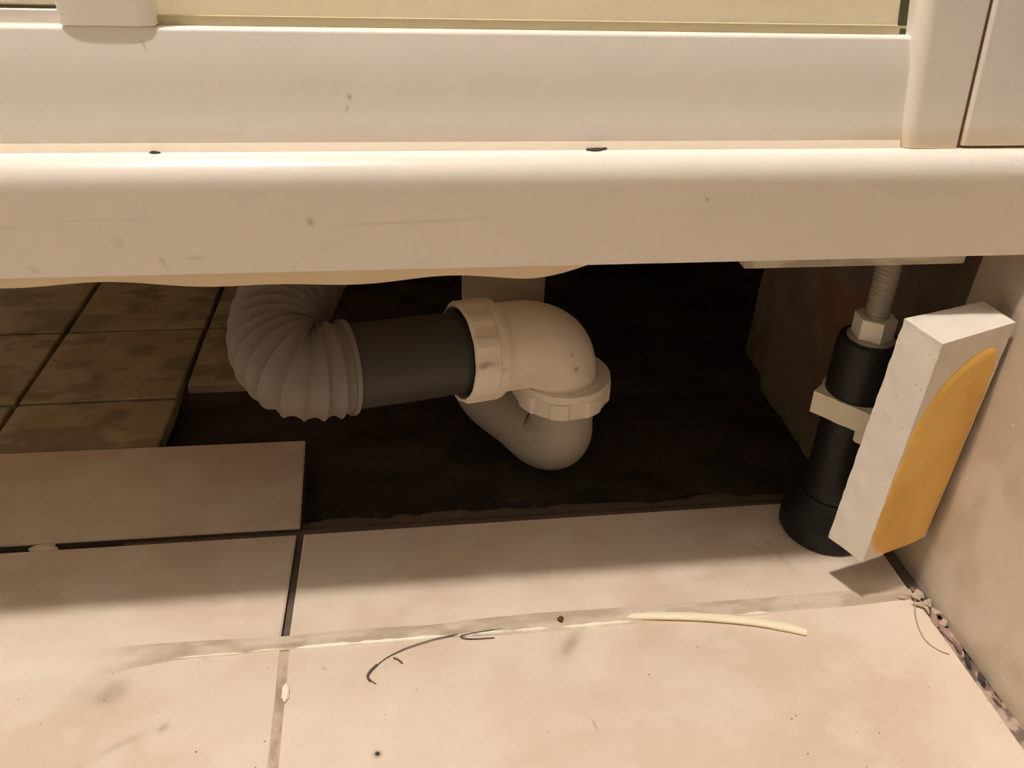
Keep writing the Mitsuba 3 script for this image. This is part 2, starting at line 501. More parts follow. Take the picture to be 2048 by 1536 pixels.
# front tiles, either side of one grouted joint
J0 = np.array([-0.2045, 0.846])
J1 = np.array([-0.1915, 0.40])
jx = lambda y: -0.2035 + (0.846 - y) * 0.0265
g = 0.0062
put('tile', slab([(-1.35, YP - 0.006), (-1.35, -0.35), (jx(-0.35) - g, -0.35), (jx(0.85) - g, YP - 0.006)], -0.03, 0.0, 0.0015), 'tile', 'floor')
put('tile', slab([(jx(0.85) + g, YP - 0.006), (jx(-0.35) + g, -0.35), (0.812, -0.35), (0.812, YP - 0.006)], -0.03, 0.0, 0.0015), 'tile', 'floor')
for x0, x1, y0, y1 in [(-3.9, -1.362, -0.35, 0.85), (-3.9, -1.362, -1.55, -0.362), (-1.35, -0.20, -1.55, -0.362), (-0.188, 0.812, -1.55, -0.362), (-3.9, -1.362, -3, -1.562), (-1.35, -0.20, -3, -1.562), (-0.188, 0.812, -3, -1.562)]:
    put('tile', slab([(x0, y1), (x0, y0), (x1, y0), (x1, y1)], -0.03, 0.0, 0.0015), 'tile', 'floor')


def grout_strip(xa, ya, xb, yb, w, n, z=-0.0015, amp=0.0025, seed=0):
    t = np.linspace(0, 1, n)
    s = np.linspace(-1, 1, 9)
    V = []
    d = np.array([xb - xa, yb - ya])
    L = np.linalg.norm(d)
    d /= L
    nn = np.array([-d[1], d[0]])
    for a in t:
        for b in s:
            q = np.array([xa, ya]) + d * a * L + nn * b * w
            V.append([q[0], q[1], 0])
    V = np.array(V)
    V[:, 2] = z + amp * (nfbm(np.c_[V[:, :2] * 60, V[:, 0] * 0 + seed], 4) - 0.55)
    i = (np.arange(n - 1)[:, None] * 9 + np.arange(8)[None]).ravel()
    F = np.vstack([np.stack([i, i + 1, i + 10], 1), np.stack([i, i + 10, i + 9], 1)])
    return V, F


def gj(p, n, uv):
    x, y = p.x / S, p.y / S
    return mix((0.50, 0.39, 0.30), (0.33, 0.25, 0.19), smoothstep(0.4, 0.65, fbm(x * 50, y * 25, 1.0, octaves=4)))


scene['grout'] = bumped(principled(proc(gj), 0.9, 0.2), rough_relief, 0.6)
put('grout', grout_strip(jx(0.84), 0.84, jx(-0.3), -0.3, g * 1.05, 260), 'grout', 'floor', smooth=True, label='dirty beige grout in the joint between the front tiles')

# inner tiles behind the line where the plinth panel stood: cut strips with open joints
JI = 0.0062
jin = lambda y: -0.2045 + (0.85 - y) * -0.012
Y1a, Y1b, Y2 = 1.0715, 1.0880, 1.350


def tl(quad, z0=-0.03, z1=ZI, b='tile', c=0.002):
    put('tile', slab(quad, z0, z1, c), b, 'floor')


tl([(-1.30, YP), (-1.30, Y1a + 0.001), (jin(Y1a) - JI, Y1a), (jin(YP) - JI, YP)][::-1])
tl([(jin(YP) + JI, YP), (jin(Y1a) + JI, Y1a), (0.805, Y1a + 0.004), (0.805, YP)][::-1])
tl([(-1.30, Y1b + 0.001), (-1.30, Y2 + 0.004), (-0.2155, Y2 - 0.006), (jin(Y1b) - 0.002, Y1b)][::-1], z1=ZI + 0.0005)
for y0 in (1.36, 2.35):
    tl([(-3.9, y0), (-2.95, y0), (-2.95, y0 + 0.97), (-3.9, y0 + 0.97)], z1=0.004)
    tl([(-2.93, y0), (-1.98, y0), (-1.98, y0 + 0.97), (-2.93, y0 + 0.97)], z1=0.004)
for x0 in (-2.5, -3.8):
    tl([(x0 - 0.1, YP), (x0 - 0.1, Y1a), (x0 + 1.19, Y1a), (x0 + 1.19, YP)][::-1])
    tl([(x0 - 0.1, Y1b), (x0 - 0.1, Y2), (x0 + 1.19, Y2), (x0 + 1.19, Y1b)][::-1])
# a smear of pale grout bridging the open joint at the left
put('grout', blob((-0.625, 1.0805, 0.004), 0.012, 2, (1.7, 0.8, 0.45), 0.5), 'ridge', 'floor', smooth=True)

# old square tiles further back
xs = [-3.82 + 0.3325 * k for k in range(15)]
xs = [x - xs[10] + -0.4985 for x in xs]
ys = [1.356, 1.5285, 1.842, 2.155, 2.47, 2.785, 3.1]
h = 0.0055
for r in range(len(ys) - 1):
    for c in range(len(xs) - 1):
        x0, x1, y0, y1 = xs[c] + h, xs[c + 1] - h, ys[r] + h * (r > 0), ys[r + 1] - h
        if x0 > XW or x1 < -1.9:
            continue
        if x0 > -0.17:                     # further right the old tiles are gone too
            continue
        if r == 0 and x0 > -0.5:
            continue
        if r == 1 and x0 > -0.5:
            y0 = 1.574 + 0.01 * RNG.random()
        x1 = min(x1, -0.25)
        j = lambda: (RNG.random() - 0.5) * 0.004
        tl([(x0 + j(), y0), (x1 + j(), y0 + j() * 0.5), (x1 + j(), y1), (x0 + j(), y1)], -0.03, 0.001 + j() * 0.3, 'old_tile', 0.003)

# remains of the plinth-panel sealing along the edge of the inner tiles
def ridge_mesh():
    xs_ = np.linspace(-0.62, 0.805, 520)
    prof = [(0.012, ZI + 0.0005, 0.3), (0.004, ZI + 0.003, 1.0), (-0.001, ZI + 0.0015, 1.0), (-0.0045, 0.0045, 1.0), (-0.0065, 0.0015, 0.8), (-0.011, -0.0005, 0.2)]
    fade = np.clip((xs_ + 0.56) / 0.14, 0.0, 1)
    V = []
    for i, (dy, z, k) in enumerate(prof):
        q = np.c_[xs_ * 22, np.full_like(xs_, i * 0.8), np.zeros_like(xs_)]
        wob = (nfbm(q, 4) - 0.5)
        q2 = np.c_[xs_ * 5, np.full_like(xs_, 3.0), np.zeros_like(xs_)]
        slow = (nfbm(q2, 2) - 0.5)
        y = YP + dy * (0.8 + 1.1 * np.clip(slow + 0.3, 0, 1)) + 0.006 * wob * k - 0.002
        y = y - (0.022 * np.clip((-0.36 - xs_) / 0.14, 0, 1) if i >= 3 else 0)
        zz = z + 0.003 * wob * k
        V.append(np.stack([xs_, y, zz], 1))
    V = np.stack(V, 0).reshape(-1, 3)
    n = len(xs_)
    i = (np.arange(len(prof) - 1)[:, None] * n + np.arange(n - 1)[None]).ravel()
    F = np.vstack([np.stack([i, i + n, i + n + 1], 1), np.stack([i, i + n + 1, i + 1], 1)])
    return V, F


put('sealant_bed', ridge_mesh(), 'ridge', 'floor', smooth=True, label='grey ridge of old sealant along the cut tile edge')


def ragged_ribbon(x0, x1, seed, wmax, n=220, y_at=None):
    xs_ = np.linspace(x0, x1, n)
    q = np.c_[xs_ * 30, np.full_like(xs_, seed), np.zeros_like(xs_)]
    w = np.clip(0.35 + 1.5 * (nfbm(q, 4) - 0.42), 0.06, 1) * wmax * np.minimum(1, np.minimum(xs_ - x0, x1 - xs_) / 0.02 + 0.02)
    yc = (YP - 0.0115 + 0.004 * (nfbm(q * 0.3 + 4, 3) - 0.5)) if y_at is None else y_at(xs_)
    s = np.array([-1, -0.7, 0, 0.7, 1])
    hgt = np.array([-0.3, 0.7, 1.0, 0.7, -0.2])
    V = np.stack([np.stack([xs_, yc + w * a, 0.0008 + (0.0035 * (0.5 + w / wmax)) * b], 1) for a, b in zip(s, hgt)], 0).reshape(-1, 3)
    i = (np.arange(4)[:, None] * n + np.arange(n - 1)[None]).ravel()
    F = np.vstack([np.stack([i, i + 1, i + n + 1], 1), np.stack([i, i + n + 1, i + n], 1)])
    return V, F


for a, b, sd, w in [(-0.36, -0.26, 2, 0.005), (-0.255, -0.19, 3, 0.004), (-0.19, 0.04, 4, 0.0075), (0.05, 0.20, 5, 0.006), (0.215, 0.33, 6, 0.0075)]:
    put('sealant', ragged_ribbon(a, b, sd * 3.1, w), 'silicone', 'floor', smooth=True, label='ragged white strip of torn sealant')
put('sealant', ragged_ribbon(0.42, 0.56, 31.0, 0.005, y_at=lambda x: YP - 0.013 - (x - 0.42) * 0.02), 'silicone', 'floor', smooth=True, label='ragged white strip of torn sealant')
# flake of white sealant on the grout joint
put('sealant', blob((-0.1945, 0.755, 0.002), 0.006, 5, (0.8, 2.6, 0.4), 0.5), 'silicone', 'floor', smooth=True, label='small white flake of sealant on the grout joint')
# dirty broken filler along the foot of the right wall
put('joint_filler', grout_strip(0.8215, 0.86, 0.8235, -1.0, 0.012, 620, -0.004, 0.02, 8), 'joint', 'floor', smooth=True, label='dirty crumbling filler in the joint below the right wall')

# ------------------------------------------------------------------ shower tray
tray = thing('shower_tray', 'white acrylic shower tray with a rounded front rim and a yellowish fibreglass underside', 'shower tray')
ZT, ZB = 0.7195, 0.587
prof = [(YA + 0.0065, ZB), (YA + 0.0035, ZB + 0.05), (YA, 0.688)]
for a in np.linspace(0, 90, 12):
    r = 0.026
    prof.append((YA + r - r * math.cos(math.radians(a)), ZT - r + r * math.sin(math.radians(a))))
prof += [(0.99, ZT), (0.99, ZT - 0.02), (YA + 0.02, ZT - 0.02), (YA + 0.018, 0.69), (YA + 0.018, ZB)]
put('rim', extrude_x(prof[::-1] if False else prof, XT, XW - 0.001), 'acrylic', tray, smooth=35, label='white rounded front rim')


def basin():
    """underside of the basin: a shallow bowl with rounded corner at the right"""
    xs_ = np.linspace(XT + 0.05, 0.52, 220)
    yb = np.linspace(0.925, 2.95, 60)
    ys_ = np.r_[np.full(14, 0.925), yb]
    X, Y = np.meshgrid(xs_, yb)
    nz = 14
    lift = np.clip((X - 0.14) / 0.34, 0, 1)
    lift = lift * lift * (3 - 2 * lift)
    wav = 0.007 * np.sin(X * 14 + 0.6) * np.exp(-((X - 0.0) / 0.5) ** 2) + 0.004 * np.sin(X * 31)
    zb = 0.549 + 0.006 * np.clip(-X / 0.5, 0, 1) + wav * 0.6 + 0.10 * lift
    edge = np.clip((Y - 0.925) / 0.02, 0, 1)
    zb = zb + 0.006 * (1 - edge) ** 2
    V = [np.stack([X.ravel(), Y.ravel(), zb.ravel()], 1)]
    # front face
    zf = zb[0]
    rows = np.linspace(1, 0, nz)
    Vf = np.concatenate([np.stack([xs_, 0.925 + 0 * xs_ - 0.004 * math.sin(math.pi * t), zf + (0.70 - zf) * t], 1) for t in rows], 0)
    nx = len(xs_)
    Vf = Vf
    ny = len(yb)
    i = (np.arange(ny - 1)[:, None] * nx + np.arange(nx - 1)[None]).ravel()
    F1 = np.vstack([np.stack([i, i + nx + 1, i + 1], 1), np.stack([i, i + nx, i + nx + 1], 1)])
    i = (np.arange(nz - 1)[:, None] * nx + np.arange(nx - 1)[None]).ravel()
    F2 = np.vstack([np.stack([i, i + nx + 1, i + 1], 1), np.stack([i, i + nx, i + nx + 1], 1)]) + len(V[0])
    return np.vstack(V + [Vf]), np.vstack([F1, F2])


put('underside', basin(), 'fibreglass', tray, smooth=50, label='yellowish fibreglass underside of the basin')
put('floor_pan', box((XT, 0.95, 0.655), (XW - 0.002, YR - 0.001, 0.69)), 'acrylic', tray)
put('support_board', rbox((0.425, 0.897, 0.5735), (0.728, 1.35, 0.5865), 0.002, 1), 'board', tray, label='pale grubby support board under the right end')

# ------------------------------------------------------------------ shower enclosure
enc = thing('shower_enclosure', 'white framed shower enclosure with frosted cream glass standing on the tray rim', 'shower enclosure')
YE = 0.930
zg = ZT + 4.8
rp = [(YE - 0.005, ZT), (YE - 0.0045, 0.732), (YE - 0.0015, 0.752), (YE + 0.0003, 0.770), (YE + 0.0013, 0.790), (YE + 0.0030, 0.812), (YE + 0.008, 0.838)]
for a in np.linspace(10, 90, 6):
    r = 0.005
    rp.append((YE + 0.008 + r - r * math.cos(math.radians(a)), 0.8385 + r * math.sin(math.radians(a))))
rp += [(0.951, 0.8435), (0.951, 0.815), (0.985, 0.815), (0.985, ZT)]
put('bottom_rail', extrude_x(rp, XT + 0.02, 0.607), 'white_profile', enc, smooth=35)
put('caulk', extrude_x([(0.920, ZT - 0.0003), (0.9215, 0.7225), (0.9255, 0.7285), (0.929, 0.7285), (0.932, ZT - 0.0003)], XT + 0.02, 0.605), 'caulk', enc, smooth=50, label='tan bead of aged caulk below the bottom rail')


def lean_box(x0b, x1b, x0t, x1t, y0, y1, z0, z1, r):
    s = trimesh.creation.icosphere(2, 1.0).vertices
    pts = []
    for (xa, xb, z) in ((x0b, x1b, z0), (x0t, x1t, z1), (x0t, x1t, zg)):
        pts.append([])
        back = 0.012 * (z > z0)
        for x, sx in ((xa, 1), (xb, -1)):
            for y, sy in ((y0, 1), (y1, -1)):
                rr = r if sx > 0 else min(r, 0.004)
                pts[-1].append(s * [rr, rr, 0.001] + [x + sx * rr, y + back + sy * rr, z])
        pts[-1] = np.vstack(pts[-1])
    return hull(np.vstack(pts[:2])) + hull(np.vstack(pts[1:]))


k = 6.2
z2 = ZT + 0.25
lt, rt = 0.021 * 1.5, 0.0125 * 1.5            # the lower end of the upright flares to the right
put('jamb', lean_box(0.606, 0.679, 0.606 - lt, 0.679 - rt, 0.917, 0.985, ZT + 0.0008, z2, 0.016), 'white_profile', enc, smooth=35, label='white corner upright with a rounded edge')
put('wall_channel', lean_box(0.6835, XW - 0.001, 0.6835 - rt, XW - 0.001, 0.917, 0.98, ZT + 0.0040, z2, 0.005), 'white_profile', enc, smooth=35, label='white wall channel beside the corner upright')
put('grime_line', lean_box(0.677, 0.6865, 0.677 - rt, 0.6865 - rt, 0.9215, 0.97, ZT + 0.002, z2, 0.002), 'grime', enc, label='rusty brown grime in the gap beside the wall channel')
put('grime_line', box((0.632, 0.921, ZT - 0.0005), (XW - 0.002, 0.96, ZT + 0.0042)), 'grime', enc, label='dark grime below the wall channel')
put('glass_pane', box((-0.262, 0.958, 0.836), (0.60, 0.962, zg)), 'glass', enc, label='frosted cream glass pane of the right door')
put('seal', box((-0.262, 0.952, 0.83), (0.60, 0.9575, 0.8530)), 'seal', enc, label='olive seal along the foot of the frosted glass')
put('seal', lean_box(0.582, 0.595, 0.582 - lt * 0.6, 0.595 - lt * 0.6, 0.9515, 0.9575, 0.845, z2, 0.001), 'dark_seal', enc, label='dark seal between frosted glass and corner upright')


def stile_poly():
    x0, x1, yf, yb = -0.338, -0.246, 0.9385, 0.962
    a = np.linspace(0, math.pi, 15)
    pts = [(x1, yb), (x0, yb)]
    c, hw = (x0 + x1) / 2, (x1 - x0) / 2
    for t in a:
        pts.append((c - hw * math.copysign(abs(math.cos(t)) ** 0.55, math.cos(t)), yf - 0.0045 * math.sin(t)))
    return pts[::-1]


put('stile', extrude_z(stile_poly()[::-1], 0.8450, zg), 'white_profile', enc, smooth=35, label='white curved door stile overlapping the bottom rail')
fr = [(0.953, 0.8445), (0.9525, 0.856), (0.955, 0.8575), (0.968, 0.8575), (0.968, 0.8445)]
put('door_rail', extrude_x(fr[::-1], XT + 0.06, -0.33), 'white_profile', enc, smooth=30, label='slim white bottom rail of the left door')
put('seal', box((XT + 0.06, 0.9545, 0.8573), (-0.33, 0.9605, 0.8605)), 'dark_seal', enc, label='dark seal under the left glass pane')
put('glass_pane', box((XT + 0.06, 0.959, 0.858), (-0.33, 0.963, zg)), 'glass', enc, label='frosted cream glass pane of the left door')

# the side of the enclosure, out of frame on the left
put('bottom_rail', rbox((XT + 0.02, 0.99, ZT), (XT + 0.075, YR - 0.005, 0.8435), 0.005, 1), 'white_profile', enc, smooth=35)
put('corner_post', rbox((XT + 0.015, 0.925, 0.8445), (XT + 0.08, 0.985, zg), 0.008, 1), 'white_profile', enc, smooth=35)
put('glass_pane', box((XT + 0.045, 0.986, 0.844), (XT + 0.049, YR - 0.005, zg)), 'glass', enc, label='frosted cream glass pane of the left side')
put('rim', rbox((XT, YA + 0.03, ZB), (XT + 0.1, YR - 0.005, ZT), 0.02, 2), 'acrylic', tray, smooth=35)

# ------------------------------------------------------------------ drain: trap, rigid pipe, flexible pipe
YT = 1.240
AX = np.array([0.281, YT, 0])
pd = np.array([-0.355, -0.115, 0.030])          # direction of the outlet, from the elbow to the left and towards the room
pd /= np.linalg.norm(pd)
EC = np.array([0.268, YT, 0.281])               # corner of the elbow axes
trap = thing('drain_trap', 'white plastic drain trap with elbow and coupling nuts hanging below the shower tray', 'drain trap')


def lobes(n, amp, sharp=6):
    return lambda th, pr: 1 + (amp * np.clip(np.cos(th * n), 0, 1) ** (1 / sharp if sharp > 1 else 1))[None, :] * np.clip((pr[:, 0:1] > 0.05) * 1.0, 0, 1)


def nut(base, axis, r, hgt, n=12, hole=None, amp=0.03):
    hole = hole or r * 0.8
    c = 0.006
    pr = [(hole, 0.02), (hole, 0.001), (r * 0.93, 0), (r - c * 0.3, c * 0.4), (r, c), (r, hgt * 0.70), (r * 0.985, hgt * 0.72), (r * 1.03, hgt * 0.74), (r * 1.03, hgt - c), (r * 1.015, hgt), (hole, hgt + 0.001)]
    def mod(th, pr_):
        b = 0.5 + 0.5 * np.tanh(6 * np.cos(th * n))
        w = np.array([0, 0, 0.4, 0.8, 1, 1, 0.6, 0, 0, 0, 0])
        return 1 + amp * np.outer(w, b)
    return lathe(pr, base, axis, 144, mod)


# elbow: up the vertical axis, round, and out along pd
R_e = 0.088
bend = []
for t in np.linspace(0, 1, 22):
    # quadratic arc between the two axes
    p0, p1, p2 = EC + np.array([0, 0, -R_e]), EC, EC + pd * R_e
    bend.append((1 - t) ** 2 * p0 + 2 * t * (1 - t) * p1 + t * t * p2)
path = np.vstack([[EC + [0.006, 0, -0.100]], bend, [EC + pd * 0.115], [EC + pd * 0.15]])
path, _ = resample(path, 60)
rad = np.interp(np.linspace(0, 1, 60), [0, 0.1, 0.4, 0.7, 1], [0.068, 0.070, 0.076, 0.0775, 0.0775])
put('elbow', tube(path, rad, 72), 'pvc', trap, smooth=50)
put('coupling_nut', nut(EC + pd * 0.200, -pd, 0.0855, 0.062, 12, 0.0785), 'pvc', trap, smooth=32, label='ribbed coupling nut on the grey pipe')
put('coupling_nut', nut([AX[0] - 0.004, YT, 0.160], (0, 0, 1), 0.0865, 0.052, 8, 0.05, 0.05), 'pvc', trap, smooth=32, label='ribbed coupling nut below the elbow')
# U bend
W = np.array([0.138, 1.43])
WC = np.array([0.186, 1.42])
ZU = 0.045
u0, u1 = np.array([AX[0], YT, 0.18]), np.array([WC[0] - 0.01, WC[1], 0.22])
c0, c1 = np.array([AX[0], YT, ZU]), np.array([W[0], W[1], ZU + 0.012])
dirU = (c1 - c0) / np.linalg.norm(c1 - c0)
q = [u0, [AX[0], YT, 0.135]]
for t in np.linspace(0, 1, 14):
    a, b, c = c0 + [0, 0, 0.062], c0, c0 + dirU * 0.065
    q.append((1 - t) ** 2 * a + 2 * t * (1 - t) * b + t * t * c)
for t in np.linspace(0, 1, 14):
    a, b, c = c1 - dirU * 0.07, c1, c1 + [0, 0, 0.07]
    q.append((1 - t) ** 2 * a + 2 * t * (1 - t) * b + t * t * c)
q.append(u1)
q, _ = resample(np.array(q, float), 90)
s_ = np.linspace(0, 1, 90)
rU = np.interp(s_, [0, 0.15, 0.19, 0.24, 0.32, 0.45, 1], [0.060, 0.060, 0.065, 0.0705, 0.070, 0.063, 0.059])
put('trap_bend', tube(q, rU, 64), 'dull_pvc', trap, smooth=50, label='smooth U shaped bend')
put('coupling_nut', nut([W[0], W[1], 0.115], (0, 0, 1), 0.092, 0.07, 8, 0.05), 'pvc', trap, smooth=32)
put('waste_body', lathe([(0.0, 0.18), (0.055, 0.18), (0.06, 0.21), (0.078, 0.24), (0.081, 0.27), (0.081, 0.50), (0.11, 0.52), (0.11, 0.56), (0.0, 0.56)], [WC[0], WC[1], 0], (0, 0, 1), 64), 'waste', trap, smooth=35, label='dusky waste fitting under the tray')

gp0 = EC + pd * 0.165
gp1 = EC + pd * 0.385
pipe = put('drain_pipe', tube(np.linspace(gp0, gp1, 8), 0.0695, 64), 'grey_pvc', None, smooth=50)
tag(pipe, 'dark grey rigid drain pipe joining the white trap to the ribbed hose', 'pipe')
put('gasket', lathe([(0.0700, 0), (0.073, 0.004), (0.0782, 0.006), (0.0782, 0.02), (0.0700, 0.02)], EC + pd * 0.186, -pd, 64), 'rubber', trap, smooth=35, label='dark rubber gasket inside the nut')

fx = EC + pd * 0.3855
ctrl = [fx, fx + pd * 0.06, [-0.184, 1.114, 0.325], [-0.207, 1.152, 0.335], [-0.210, 1.215, 0.354], [-0.190, 1.29, 0.380], [-0.158, 1.38, 0.412], [-0.13, 1.50, 0.44], [-0.11, 1.62, 0.45]]
fp = spline(ctrl, 40)
fp, L = resample(fp, 620)
tg = np.gradient(fp, L, axis=0)
tg /= np.linalg.norm(tg, axis=1, keepdims=True)
kap = np.convolve(np.linalg.norm(np.gradient(tg, L, axis=0), axis=1), np.ones(25) / 25, 'same')
ph = np.r_[0, np.cumsum(np.diff(L) * (1 + 0.055 * kap[1:]))] / 0.029      # ribs evenly spaced along the outer side of the bend
tri = np.abs((ph % 1.0) * 2 - 1)
ridge = 1 - np.abs(np.sin(np.pi * ph)) ** 0.7
rf = 0.0715 + 0.0080 * ridge
rf[:10] = 0.0775
hose = put('drain_hose', tube(fp, rf, 72), 'corrugated', None, smooth=60)
tag(hose, 'pale grey corrugated flexible drain hose curving up behind the grey pipe', 'hose')

# ------------------------------------------------------------------ adjustable support leg
LX, LY = 0.728, 1.008
leg = thing('support_leg', 'black plastic adjustable support leg carrying the right end of the tray', 'leg')
put('foot', lathe([(0, ZI), (0.074, ZI), (0.078, ZI + 0.006), (0.077, ZI + 0.03), (0.070, ZI + 0.045), (0.058, ZI + 0.075), (0.054, ZI + 0.09), (0, ZI + 0.09)], (LX, LY, 0), (0, 0, 1), 72), 'black_plastic', leg, smooth=30, label='flared black foot')
put('pillar', lathe([(0, 0.08), (0.053, 0.08), (0.049, 0.12), (0.046, 0.20), (0.046, 0.30), (0, 0.30)], (LX, LY, 0), (0, 0, 1), 64), 'black_plastic', leg, smooth=30)
put('sleeve', lathe([(0, 0.285), (0.047, 0.285), (0.050, 0.292), (0.0485, 0.385), (0.046, 0.398), (0.038, 0.40), (0, 0.40)], (LX, LY, 0), (0, 0, 1), 64), 'black_plastic', leg, smooth=30)
hexp = [(0.031 * math.cos(a), 0.031 * math.sin(a)) for a in np.radians(np.arange(6) * 60 + 24)]
hv, hf = extrude_z(hexp, 0.40, 0.438)
put('hex_nut', (hv + [LX, LY, 0], hf), 'nut_steel', leg, label='bright steel hexagonal nut')
put('washer', lathe([(0, 0.396), (0.036, 0.396), (0.036, 0.402), (0.034, 0.404), (0, 0.41)], (LX, LY, 0), (0, 0, 1), 48), 'zinc', leg, smooth=30)
tz = np.linspace(0.43, 0.585, 300)
tr = 0.0185 - 0.002 * np.abs(((tz / 0.0065) % 1) * 2 - 1)
put('threaded_rod', lathe([(0, 0.43)] + list(zip(tr, tz)) + [(0, 0.585)], (LX, LY, 0), (0, 0, 1), 40), 'zinc', leg, smooth=20, label='zinc threaded rod')


def clip_mesh():
    a, b = np.array([0.656, 1.012]), np.array([0.743, 0.907])
    d = (b - a) / np.linalg.norm(b - a)
    nn = np.array([d[1], -d[0]])
    nn = nn if nn @ (np.array([LX, LY]) - a) > 0 else -nn
    z0, z1 = 0.262, 0.302
    quad = [a - d * 0.0, a + d * 0.155, a + d * 0.155 + nn * 0.06, a + nn * 0.045]
    base = m3.Manifold.hull_points(np.array([[x, y, z] for x, y in quad for z in (z0, z1)]))
    cyl = m3.Manifold.cylinder(0.2, 0.0500, 0.0500, 64).translate([LX, LY, 0.285]) + m3.Manifold.cylinder(0.5, 0.0465, 0.0465, 64).translate([LX, LY, 0])
    ring = m3.Manifold.cylinder(z1 - z0, 0.0545, 0.0545, 64).translate([LX, LY, z0]) - m3.Manifold.cylinder(0.5, 0.0490, 0.0490, 64).translate([LX, LY, 0])
    e = a + d * 0.088
    lug = rbox((-0.013, -0.012, z0 - 0.022), (0.013, 0.012, z0 + 0.012), 0.006, 2).rotate([0, 0, math.degrees(math.atan2(d[1], d[0]))]).translate([e[0] + nn[0] * 0.011, e[1] + nn[1] * 0.011, 0])
    return (base - cyl) + ring + (lug - cyl)


put('panel_clip', clip_mesh(), 'clip', leg, smooth=25, label='off white plastic panel clip round the leg')
# the leg leans a little to the left
for q in [q for q in scene if q.startswith(leg + '__')]:
    scene[q]['to_world'] = T([[1, 0, -0.055, 0.055 * ZI * S], [0, 1, 0, 0], [0, 0, 1, 0], [0, 0, 0, 1]])

# ------------------------------------------------------------------ plaster block with yellow glue against the right wall
blk = thing('plaster_block', 'white plaster block with a smear of yellow glue stuck upright against the right wall', 'block')
ZB0 = 0.095
b1, b2, b3 = np.array([0.659, 0.892]), np.array([0.689, 0.833]), np.array([0.820, 0.877])
b4 = b3 + (b1 - b2) * 0.35 + np.array([-0.012, 0.03])
t1, t2, t3 = b1 + [0.006, 0.0], b2 + [-0.001, 0.0], b3 + [0.004, 0.003]
t4 = t3 + np.array([-0.02, 0.048])
bz = lambda p, z: [p[0], p[1], z]
bot = [bz(b1, ZB0), bz(b2, ZB0), bz(b3, ZB0 + 0.002), bz(b4, ZB0)]
top = [bz(t1, 0.497), bz(t2, 0.490), bz(t3, 0.492), bz(t4, 0.500)]
m = hull(np.array(bot + top)).refine_to_length(0.012)
v, f = verts(m)
nrm = trimesh.Trimesh(v, f, process=False).vertex_normals
d = (nfbm(v * 45, 4) - 0.5)
side = np.clip(-(nrm @ np.array([0.89, 0.45, 0])) , 0, 1)      # the broken left face is the roughest
edge_noise = 0.003 + 0.006 * np.clip(nrm @ np.array([-0.89, -0.45, 0.0]), 0, 1)
put('body', (v - nrm * np.abs(d)[:, None] * edge_noise[:, None], f), 'block', blk, smooth=40)

# glue: a tongue shaped smear on the front face
ux = np.array([(b3 - b2)[0], (b3 - b2)[1], 0.0])
Wd = np.linalg.norm(ux)
ux /= Wd
nf = np.array([ux[1], -ux[0], 0.0])
O = np.array([b2[0], b2[1], ZB0])
out_uv = [(0.40, 0.0), (0.86, 0.0), (0.965, 0.03), (0.985, 0.12), (0.985, 0.45), (0.98, 0.74), (0.96, 0.845), (0.88, 0.905), (0.72, 0.92), (0.52, 0.895), (0.32, 0.845), (0.17, 0.775), (0.075, 0.69), (0.035, 0.60), (0.04, 0.52), (0.02, 0.43), (0.03, 0.36), (0.012, 0.29), (0.015, 0.2), (0.03, 0.13), (0.10, 0.065), (0.22, 0.02)]
ring = spline(np.array([[a, b] for a, b in out_uv + out_uv[:1]]), 6)[:-1]
cs = m3.CrossSection([np.array([[a * Wd, b * 0.396] for a, b in ring])], m3.FillRule.NonZero)
gl = cs.extrude(0.004).refine_to_length(0.008)
v, f = verts(gl)
front = v[:, 2] > 0.002
import shapely
poly = shapely.Polygon([(a * Wd, b * 0.396) for a, b in ring])
dist = shapely.distance(shapely.points(v[:, :2]), poly.exterior)
hgt = np.where(front, 0.0006 + 0.003 * np.clip(dist / 0.012, 0, 1) ** 0.5 + 0.0015 * (meshkit.noise(np.c_[v[:, :2] * 25, v[:, 0] * 0]) - 0.5), -0.003)
leanv = v[:, 1:2] / 0.396 * np.array([[(t2 - b2)[0], (t2 - b2)[1], 0]])
put('glue', (O + v[:, :1] * ux + v[:, 1:2] * np.array([0, 0, 1.0]) + hgt[:, None] * nf + leanv, f), 'glue', blk, smooth=50, label='smooth ochre yellow glue smear')

# ------------------------------------------------------------------ small things
# peeled strip of white sealant lying on the front tile
xs_ = np.linspace(0, 1, 60)
sp = spline(np.array([[0.29, 0.8455, 0.005], [0.36, 0.838, 0.006], [0.4379, 0.828, 0.006], [0.515, 0.812, 0.006], [0.565, 0.796, 0.005], [0.596, 0.783, 0.004]]), 16)
sp, _ = resample(sp, 70)
w = np.interp(np.linspace(0, 1, 70), [0, 0.15, 0.5, 0.9, 1], [0.003, 0.007, 0.0075, 0.008, 0.0065])
sv, sf = tube(sp, w, 20)
sv[:, 2] = 0.0007 + np.clip(sv[:, 2], 0, None) * 0.6
k = put('sealant_strip', (sv, sf), 'strip', None, smooth=45)
tag(k, 'long curved cream strip of peeled sealant lying on the front floor tile', 'sealant strip')


def hair(points, r, bs, label, z=0.0012):
    pts = spline(np.array([[a, b, z if len(c) == 0 else c[0]] for a, b, *c in points]), 14)
    k = put('hair', tube(pts, r, 8), bs, None, smooth=True)
    return tag(k, label, 'hair')


